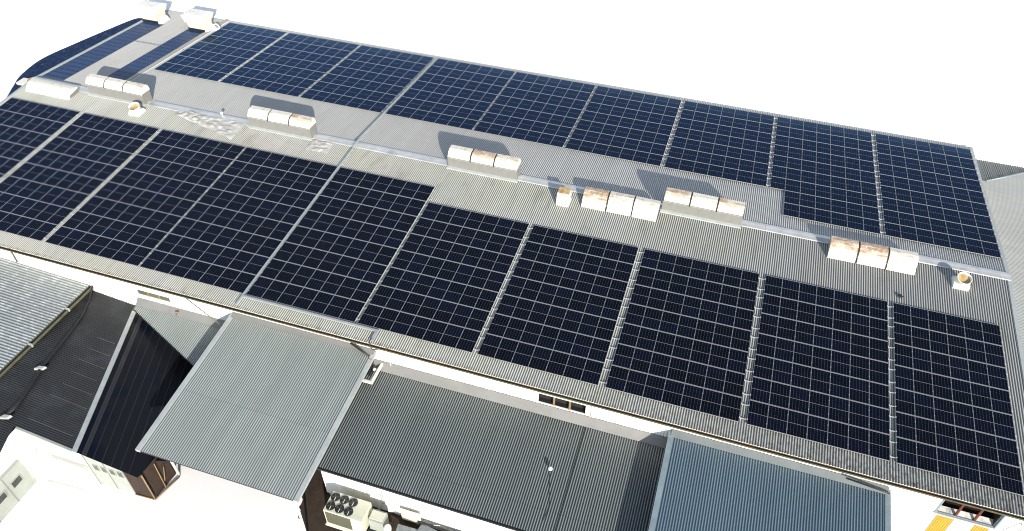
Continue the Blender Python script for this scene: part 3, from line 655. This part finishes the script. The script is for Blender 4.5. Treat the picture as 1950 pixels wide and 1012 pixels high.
# gable building with black roofs
R0, R1 = Vector((-9.18, -18.79, -4.5)), Vector((-5.03, -29.66, -4.5))
G = thing('gable_building', (-6, -25, GZ), 'gabled building with black ribbed slope, grey ridge cap and glossy black slope', 'building')
FL = Vector((-9.27, -29.6, -4.0)); e1 = (FL - R1)      # direction down the left slope
ax = (R1 - R0); La = ax.length; axn = ax.normalized(); e1n = e1.normalized()
def PB(u, v, h): p = R0 + axn*u + e1n*v; return (p.x, p.y, p.z+h)
m = sheet(); m.corr(PB, -.9, La, .0, lambda u: 4.26 + .325*u, pitch=.155, amp=.018, nv=1)
m.corr(PB, La, La+7, 4.45, lambda u: 4.26+.325*u, pitch=.155, amp=.018)
m.build('roof', M['black_roof'], G, 'black ribbed slope')
# thin film panels on the black slope: faint pale joints
for u, v0_, v1_ in ((3.1, .4, 1.85), (4.2, .35, 2.0), (5.3, .35, 2.44), (6.4, .5, 2.5), (7.5, .4, 2.66), (8.6, .4, 3.2), (10.7, .5, 3.8)):
    MB().box(u, u+.018, v0_, v1_, .012, .018, T=PB).build('panel_joint', M['apron'], G)
FRc = Vector((-1.0, -29.5, -5.6)); e2 = FRc - R1; e2n = e2.normalized()
def PC(u, v, h): p = R0 + axn*u + e2n*v; return (p.x, p.y, p.z+h)
Lc = e2.length
def vmax(u): return min(.5 + u*2.3, 6.0 if u < 9.75 else 4.9 - (u-9.75)*.39)          # the back edge runs out diagonally
m = sheet(); N_ = 24
for k in range(N_):
    ua, ub = La*k/N_, La*(k+1)/N_
    m.quad(PC(ua, 0, 0), PC(ub, 0, 0), PC(ub, vmax(ub), 0), PC(ua, vmax(ua), 0))
m.build('roof', M['seam'], G, 'glossy black slope with long seams')
m = MB()
for v in (.58, 1.18, 1.76, 2.36, 2.96, 3.55, 4.12, 4.7, 5.3):
    u0 = max(0, (v-.5)/2.3); m.box(u0, La if v < 4.1 else 9.6, v, v+.055, .002, .03, T=PC)
m.build('roof_seam', M['black'], G)
MB().box(-.15, La+.05, -.17, .17, .03, .09, T=lambda u, v, h: tuple(R0 + axn*u + Vector((v, 0, h)))).build('ridge_cap', M['trim'], G)
MB().box(0, La, .45, .75, .005, .02, T=PC).build('capping_strip', M['black_roof'], G)
# gable wall (white, faces the yard)
gb = lambda x, y: (x, y, GZ)
f0, f1 = R1 + Vector((0, .25, -.08)), FL + Vector((0, .25, -.08))
MB().quad((f0.x, f0.y, GZ), tuple(f0), tuple(f1), (f1.x, f1.y, GZ)).build('gable_wall', M['white'], G)
MB().hexa([(FL.x, FL.y-.04, FL.z-.14), (R1.x, R1.y-.04, R1.z-.14), (R1.x, R1.y+.10, R1.z-.14), (FL.x, FL.y+.10, FL.z-.14), (FL.x, FL.y-.04, FL.z+.03), (R1.x, R1.y-.04, R1.z+.03), (R1.x, R1.y+.10, R1.z+.03), (FL.x, FL.y+.10, FL.z+.03)]).build('barge_board', M['green_white'], G)
# garage front with four small windows
f2 = FRc + Vector((0, .25, -.08)); gx = lambda t: f0.lerp(f2, t)
a, b = gx(.0), gx(.66)
gw = MB().hexa([(a.x, a.y, GZ), (b.x, b.y, GZ), (b.x, b.y+.12, GZ), (a.x, a.y+.12, GZ), (a.x, a.y, a.z), (b.x, b.y, b.z), (b.x, b.y+.12, b.z), (a.x, a.y+.12, a.z)]).build('front_wall', M['green_white'], G)
for k in range(4):
    tt = .10 + k*.145; p = gx(tt); q = gx(tt+.085); zc = -6.35
    wf_ = MB().hexa([(p.x-.04, p.y-.035, zc-.31), (q.x+.04, q.y-.035, zc-.31), (q.x+.04, q.y-.004, zc-.31), (p.x-.04, p.y-.004, zc-.31), (p.x-.04, p.y-.035, zc+.31), (q.x+.04, q.y-.035, zc+.31), (q.x+.04, q.y-.004, zc+.31), (p.x-.04, p.y-.004, zc+.31)]).build('window', M['green_white'], G)
    MB().quad((p.x, p.y-.04, zc-.26), (q.x, q.y-.04, zc-.26), (q.x, q.y-.04, zc+.26), (p.x, p.y-.04, zc+.26)).build('pane', M['glass_dark'], wf_)
for tt in (.0, .33, .655):
    p = gx(tt); MB().box(p.x-.03, p.x+.03, p.y-.03, p.y-.003, GZ, p.z-.02).build('corner_strip', M['gray_base'], G)
# open brown shed at the right front corner
a, b = gx(.66), gx(1.0)
MB().hexa([(a.x, a.y, GZ), (b.x, b.y, GZ), (b.x, b.y+.06, GZ), (a.x, a.y+.06, GZ), (a.x, a.y, a.z), (b.x, b.y, b.z), (b.x, b.y+.06, b.z), (a.x, a.y+.06, a.z)]).build('timber_wall', M['brown'], G)
MB().quad((b.x+.0, b.y+.2, GZ), (b.x+.15, -27.3, GZ), (b.x+.15, -27.3, -5.55), (b.x+.0, b.y+.2, -5.65)).build('timber_wall', M['brown'], G)
for (p, q, r_, mt) in (((b.x+.02, b.y, GZ), (b.x+.02, b.y, -5.7), .05, 'beam'), ((b.x+.25, -28.4, GZ), (b.x+.2, -28.3, -5.75), .035, 'beam'), ((b.x+.35, -27.25, GZ), (b.x+.3, -27.3, -5.0), .09, 'white_metal'), ((b.x+.12, b.y-.05, GZ+.1), (b.x+.55, -27.4, GZ+.1), .05, 'beam'), ((b.x+.35, -28.3, GZ+.9), (b.x+.3, -27.9, GZ+1.9), .03, 'beam'), ((a.x, a.y-.06, GZ+.05), (b.x, b.y-.06, GZ+.05), .04, 'beam')):
    MB().tube([p, q], r_, 6).build('post' if abs(p[2]-q[2]) > 1.5 else 'rail', M[mt], G)
# long black downpipe lying over the black slope
PW = [(-13.0, -17.98, -3.45), (-12.85, -18.3, -3.6), PB(.43, 3.58, .10), PB(1.9, 3.55, .1), PB(3.86, 3.86, .1), PB(6.92, 4.48, .1), PB(9.83, 4.77, .1), PB(11.4, 5.15, .1)]
t = thing('drain_pipe', PW[2], 'long black drain pipe lying across the black ribbed roof', 'pipe')
MB().tube(PW, [.06, .06, .07, .1, .13, .14, .15, .15], 8).build('pipe', M['black'], t)
for u, v in ((7.15, 4.5), (11.3, 5.1)):
    c = Vector(PB(u, v, .22)); MB().hexa([tuple(c+Vector(q)) for q in ((-.34, -.22, -.1), (.25, -.05, -.1), (.34, .2, -.1), (-.2, .1, -.1), (-.3, -.18, .05), (.2, -.05, .05), (.28, .18, .05), (-.15, .1, .05))]).build('saddle', M['trim'], t)
# L4 low ribbed roof between gable building and tall annex
L4 = thing('link_roof', (-5, -20, GZ), 'small grey ribbed link roof wedged between glossy roof and tall annex', 'link roof')
def P4(u, v, h): return (u, WY - v, -3.85 - v*.11 + h)
sheet().corr(P4, -8.95, -.62, .25, lambda u: .95 + (u+8.5)*.417, pitch=.152, amp=.022).build('roof', M['link'] if 'link' in M else M['annex_roof'], L4)
MB().hexa([P4(-8.98, .0, -.02), P4(-.6, .0, -.02), P4(-.6, .42, .012), P4(-8.98, .42, .012), (-8.98, WY-.006, -3.42), (-.6, WY-.006, -3.42), P4(-.6, .44, .03), P4(-8.98, .44, .03)]).build('apron_flashing', M['apron'], L4)
MB().hexa([P4(-8.97, .78, -.14), P4(-.6, 4.27, -.14), P4(-.6, 4.22, -.14), P4(-8.97, .70, -.14), P4(-8.97, .78, .0), P4(-.6, 4.27, .0), P4(-.6, 4.22, .0), P4(-8.97, .70, .0)]).build('edge_board', M['black'], L4)
MB().tube([(-4.1, gy-.05, gz-.1), (-1.0, WY-1.0, -2.9)], .035).build('drain_arm', M['olive'], L4)
MB().tube([P4(-5.6, .35, .0), P4(-5.6, .35, .35), P4(-5.35, .35, .42)], .06).build('pipe_elbow', M['beam'], L4)
# leftmost low building with two windows
B0 = thing('corner_building', (-10.2, -33, GZ), 'pale green block with two small dark windows at the bottom left corner', 'building')
MB().box(-12.5, -9.05, -38, -30.65, GZ, -5.95).build('wall', M['green_white'], B0)
for y in (-31.5, -32.75):
    f = MB().box(-9.047, -9.01, y-.38, y+.38, -7.35, -6.75).build('window', M['green_white'], B0)
    MB().quad((-9.005, y-.33, -7.3), (-9.005, y+.33, -7.3), (-9.005, y+.33, -6.8), (-9.005, y-.33, -6.8)).build('pane', M['glass_dark'], f)
for y in (-32.1, -33.6): MB().box(-9.048, -9.025, y-.02, y+.02, GZ, -5.96).build('panel_joint', M['gray_base'], B0)
MB().quad((-9.3, -29.3, GZ), (-9.3, -40, GZ), (-9.3, -40, -4.03), (-9.3, -29.3, -4.06)).build('upper_wall', M['white'], B0)
# white canopy against the gable wall
K = thing('canopy', (-6.2, -30.1, GZ), 'white sheet canopy with rolled lower edge against the white gable', 'canopy')
m = MB(); m.quad((-9.3, -29.6, -6.5), (-4.9, -29.75, -6.3), (-4.9, -30.6, -7.3), (-7.5, -30.7, -7.4)); m.build('sheet', M['white'], K)
MB().tube([(-7.5, -30.72, -7.4), (-4.8, -30.65, -7.3)], .09).build('roller', M['white_metal'], K)

# ------------------------------------------------------------------ right wing and blue roof on the left
RW = thing('side_wing', (56, 0, GZ), 'adjoining wing with pale grey cross-ribbed roof at the right edge', 'wing')
def PR(u, v, h): return (49.36 + v, u, -1.75 - v*.05 + h)
M['wing'] = roof_mat('soft_grey_sheet', (.36, .37, .355), rough=.45, streak=(.2, 2, 1), valley=((.20, .21, .20), .5), pitch=.152, axis='Y', blotch=((.33, .37, .38), .35, .6))
sheet().corr(PR, -17, 14.4, 0, lambda u: 14, pitch=.152, amp=.014).corr(PR, 14.4, 17.6, lambda u: (u-14.4)*1.3 + .8, 14, pitch=.152, amp=.014).build('roof', M['wing'], RW)
sheet().corr(lambda u, v, h: (u, 14.45+v, -1.80 - v*.10 + h), 49.36, 54.5, lambda u: max(0, (u-50.2)*.75), 4.3, pitch=.18, amp=.02).build('roof', M['annex_roof_dark'], RW, 'darker triangular roof piece')
a, b = Vector(PR(14.4, .8, .03)), Vector(PR(17.6, 4.96, .03))
MB().tube([tuple(a), tuple(b)], .07, 6).build('valley_flashing', M['trim_blue'], RW)
MB().box(49.4, 60, -17, -16.9, GZ, -1.9).box(63.2, 63.3, -17, 17.5, GZ, -2.6).box(49.4, 60, 18.4, 18.5, GZ, -2.4).build('wall', M['white'], RW)
BL = thing('blue_annex', (-36, 6, GZ), 'low navy blue annex roof with pale flecks beyond the left roof edge', 'annex')
outer = [(-36.3, -12), (-36.4, -6), (-36.65, -1.65), (-38.0, 1.3), (-39.03, 3.5), (-39.52, 6.9), (-38.57, 11.1), (-37.6, 14.6), (-36.6, 17.6), (-35.4, 18.4)]
def catmull(P, n=6):
    out = []
    for i in range(len(P)-1):
        p0, p1, p2, p3 = P[max(i-1, 0)], P[i], P[i+1], P[min(i+2, len(P)-1)]
        for k in range(n):
            t = k/n; out.append(tuple(.5*((2*b_) + (-a_+c_)*t + (2*a_-5*b_+4*c_-d_)*t*t + (-a_+3*b_-3*c_+d_)*t**3) for a_, b_, c_, d_ in zip(p0, p1, p2, p3)))
    return out + [P[-1]]
outer = catmull(outer)
m = sheet(); N_ = len(outer)
for i in range(N_-1):
    (x0, y0), (x1, y1) = outer[i], outer[i+1]
    m.quad((x0, y0, -2.5), (x1, y1, -2.5), (-33.16, y1, -2.3), (-33.16, y0, -2.3))
m.build('roof', M['navy'], BL)
m = sheet()
for i in range(N_-1):
    (x0, y0), (x1, y1) = outer[i], outer[i+1]; m.quad((x0, y0, GZ), (x1, y1, GZ), (x1, y1, -2.52), (x0, y0, -2.52))
m.build('wall', M['black'], BL)
t = thing('roof_box', (-37.0, 1.8, -2.4), 'small white box at the edge of the navy roof', 'box')
MB().box(-37.5, -36.7, 1.5, 2.5, -2.2, -2.0).build('lid', M['white_metal'], t); MB().box(-37.3, -36.3, 1.4, 2.3, -2.45, -2.2).build('body', M['black'], t)
m = MB(); m.tube([(-33.5, .3, -1.2), (-33.5, .25, -.3)], .5, 14)
tag(m.build('vent_pipe', M['tan_rust']), 'rusty pinkish vent drum at the left end of the ridge', 'vent pipe')

# ------------------------------------------------------------------ things in the yard
def cond():
    O = Vector((10.25, -27.35, GZ)); t = thing('condenser_unit', tuple(O), 'large cream condenser unit with six black top fans', 'condenser')
    T = lambda x, y, z: (O.x+x, O.y+y, O.z+z)
    Wd, Dp, Ht, z0 = 2.55, 1.35, 1.55, .25
    MB().box(0, Wd, 0, Dp, z0, z0+Ht, T=T).build('cabinet', M['cooler_lower'], t)
    MB().box(.08, Wd*.70, -.02, -.002, z0+.12, z0+Ht-.12, T=T).build('coil', M['fin'], t)
    MB().box(-.05, Wd+.05, -.12, .02, z0-.12, z0-.04, T=T).box(-.05, Wd+.05, Dp-.02, Dp+.08, z0-.12, z0-.04, T=T).build('skid', M['white_metal'], t)
    for x in (.15, Wd-.15):
        for y in (.1, Dp-.1): MB().box(x-.05, x+.05, y-.05, y+.05, 0, z0, T=T).build('leg', M['gray_base'], t)
    n = 24
    for i in range(3):
        for j in range(2):
            cx, cy = .33+i*.60, .35+j*.64; zt = z0+Ht+.003
            ring = MB(); ring.tube([T(cx, cy, zt), T(cx, cy, zt+.05)], .285, n).build('fan', M['black'], t)
            f = bpy.data.objects[-1] if False else None
            bl = MB()
            for q in range(4):
                a = q*math.pi/2 + i; bl.quad(*[T(cx+math.cos(a+d)*r, cy+math.sin(a+d)*r, zt+.056+.012*e) for d, r, e in ((0, .05, 0), (.0, .24, 0), (.55, .24, 1), (.9, .06, 1))])
            fo = [o for o in t.children if o.name.startswith('fan')][-1]
            bl.open = True; bl.build('blade', M['gray_fan'], fo)
            MB().box(cx+.02, cx+.05, cy-.26, cy+.0, zt+.07, zt+.08, T=T).build('guard', M['white_metal'], fo)
M['gray_fan'] = simple('dark_fan_blade', (.05, .05, .055), .4, 0, .2, 5)
cond()
t = thing('refrigerant_pipes', (13.0, -25.6, GZ), 'pair of thin grey pipes running from the condenser up the white wall', 'pipes')
for k in (0, .12): MB().tube([(12.75, -26.3+k, GZ+.9), (13.2+k, -25.7, GZ+.9), (13.2+k, -25.45, GZ+1.0), (13.2+k, -25.45, GZ+2.4)], .025, 6).build('pipe', M['gray_base'], t)
def cab():
    O = Vector((13.0, -26.9, GZ)); t = thing('control_cabinet', tuple(O), 'small cream cabinet beside the condenser, with dirty sloping top', 'cabinet')
    T = lambda x, y, z: (O.x+x, O.y+y, O.z+z)
    MB().hexa([T(*p) for p in ((0, 0, .3), (.95, 0, .3), (.95, .7, .3), (0, .7, .3), (0, 0, 1.35), (.95, 0, 1.35), (.95, .7, 1.55), (0, .7, 1.55))]).build('body', M['green_white'], t)
    MB().box(.05, .9, .05, .62, 1.52, 1.58, T=T).build('top', M['cooler_lower'], t)
    MB().box(-.1, 1.1, -.2, .8, .0, .29, T=T).build('plinth', M['black'], t)
cab()
t = thing('gas_cylinder', (14.3, -27.0, GZ), 'upright white topped cylinder beside the small cabinet', 'cylinder')
MB().tube([(14.3, -27.0, GZ), (14.3, -27.0, GZ+1.15)], .23, 16).build('body', M['fin'], t)
MB().tube([(14.3, -27.0, GZ+1.15), (14.3, -27.0, GZ+1.38), (14.3, -27.0, GZ+1.45)], [.24, .24, .14], 16).build('cap', M['white_metal'], t)
def plank(lab, x, y, z, L_, W_, rz, mat, th=.08, name='plank', cat='plank', g=None, tilt=0):
    m = MB(); Mx = Matrix.Translation((x, y, z)) @ Matrix.Rotation(rz, 4, 'Z') @ Matrix.Rotation(tilt, 4, 'Y')
    m.box(-L_/2, L_/2, -W_/2, W_/2, 0, th, T=lambda a, b, c: tuple(Mx @ Vector((a, b, c)))); return tag(m.build(name, mat), lab, cat, g)
plank('weathered timber plank lying in front of the small cabinet', 13.3, -27.75, GZ+.02, 1.9, .22, -.25, M['fin'])
plank('second timber plank, nearer the cylinder', 13.7, -28.0, GZ+.02, 1.6, .18, -.15, M['fin'], .1)
plank('bent pale grey sheet lying right of the cylinder', 15.4, -26.6, GZ+.6, 1.5, .8, .1, M['debris'], .03, 'metal_sheet', 'metal sheet', 'scrap sheets by the wall', .15)
plank('larger grey sheet leaning by the wall right of the bent one', 16.8, -26.4, GZ+.7, 1.9, 1.0, -.2, M['debris'], .03, 'metal_sheet', 'metal sheet', 'scrap sheets by the wall', -.12)
plank('white steel beam lying along the scrap pile', 17.4, -27.2, GZ+.55, 4.2, .16, -.08, M['white_metal'], .12, 'steel_beam', 'beam')
plank('cream board standing against the white annex wall', 15.2, -25.6, GZ+.2, 1.3, .06, .0, M['cooler_lower'], 1.2, 'board', 'board')
plank('pale crate with grey top in the scrap pile', 18.7, -26.8, GZ+.3, 1.5, .8, -.1, M['green_white'], .6, 'crate', 'crate')
plank('teal plastic drum lid at the right of the pale crate', 19.9, -26.9, GZ+.5, .5, .5, .3, M['teal'], .15, 'drum_lid', 'drum lid')
t = thing('lattice_frame', (21.5, -26.4, GZ), 'dark lattice frame leaning at the bottom edge by the white wall', 'lattice frame')
m = MB(); A_, B_, C_ = (20.0, -26.6, GZ+.5), (21.2, -26.1, GZ+1.5), (22.8, -26.9, GZ+.3)
m.tube([A_, B_, C_], .06, 6); m.build('chord', M['black'], t)
for k in range(1, 6):
    p = Vector(B_).lerp(Vector(C_), k/6); q = Vector(A_).lerp(Vector(C_), k/6); MB().tube([tuple(p), tuple(q)], .025, 5).build('web', M['gray_base'], t)
plank('long dark beam on the ground beside the white annex wall', 18.2, -25.75, GZ+.5, 5.0, .18, -.02, M['black'], .15, 'steel_beam', 'beam')

for o in bpy.data.objects:
    if '_b' in o: del o['_b']
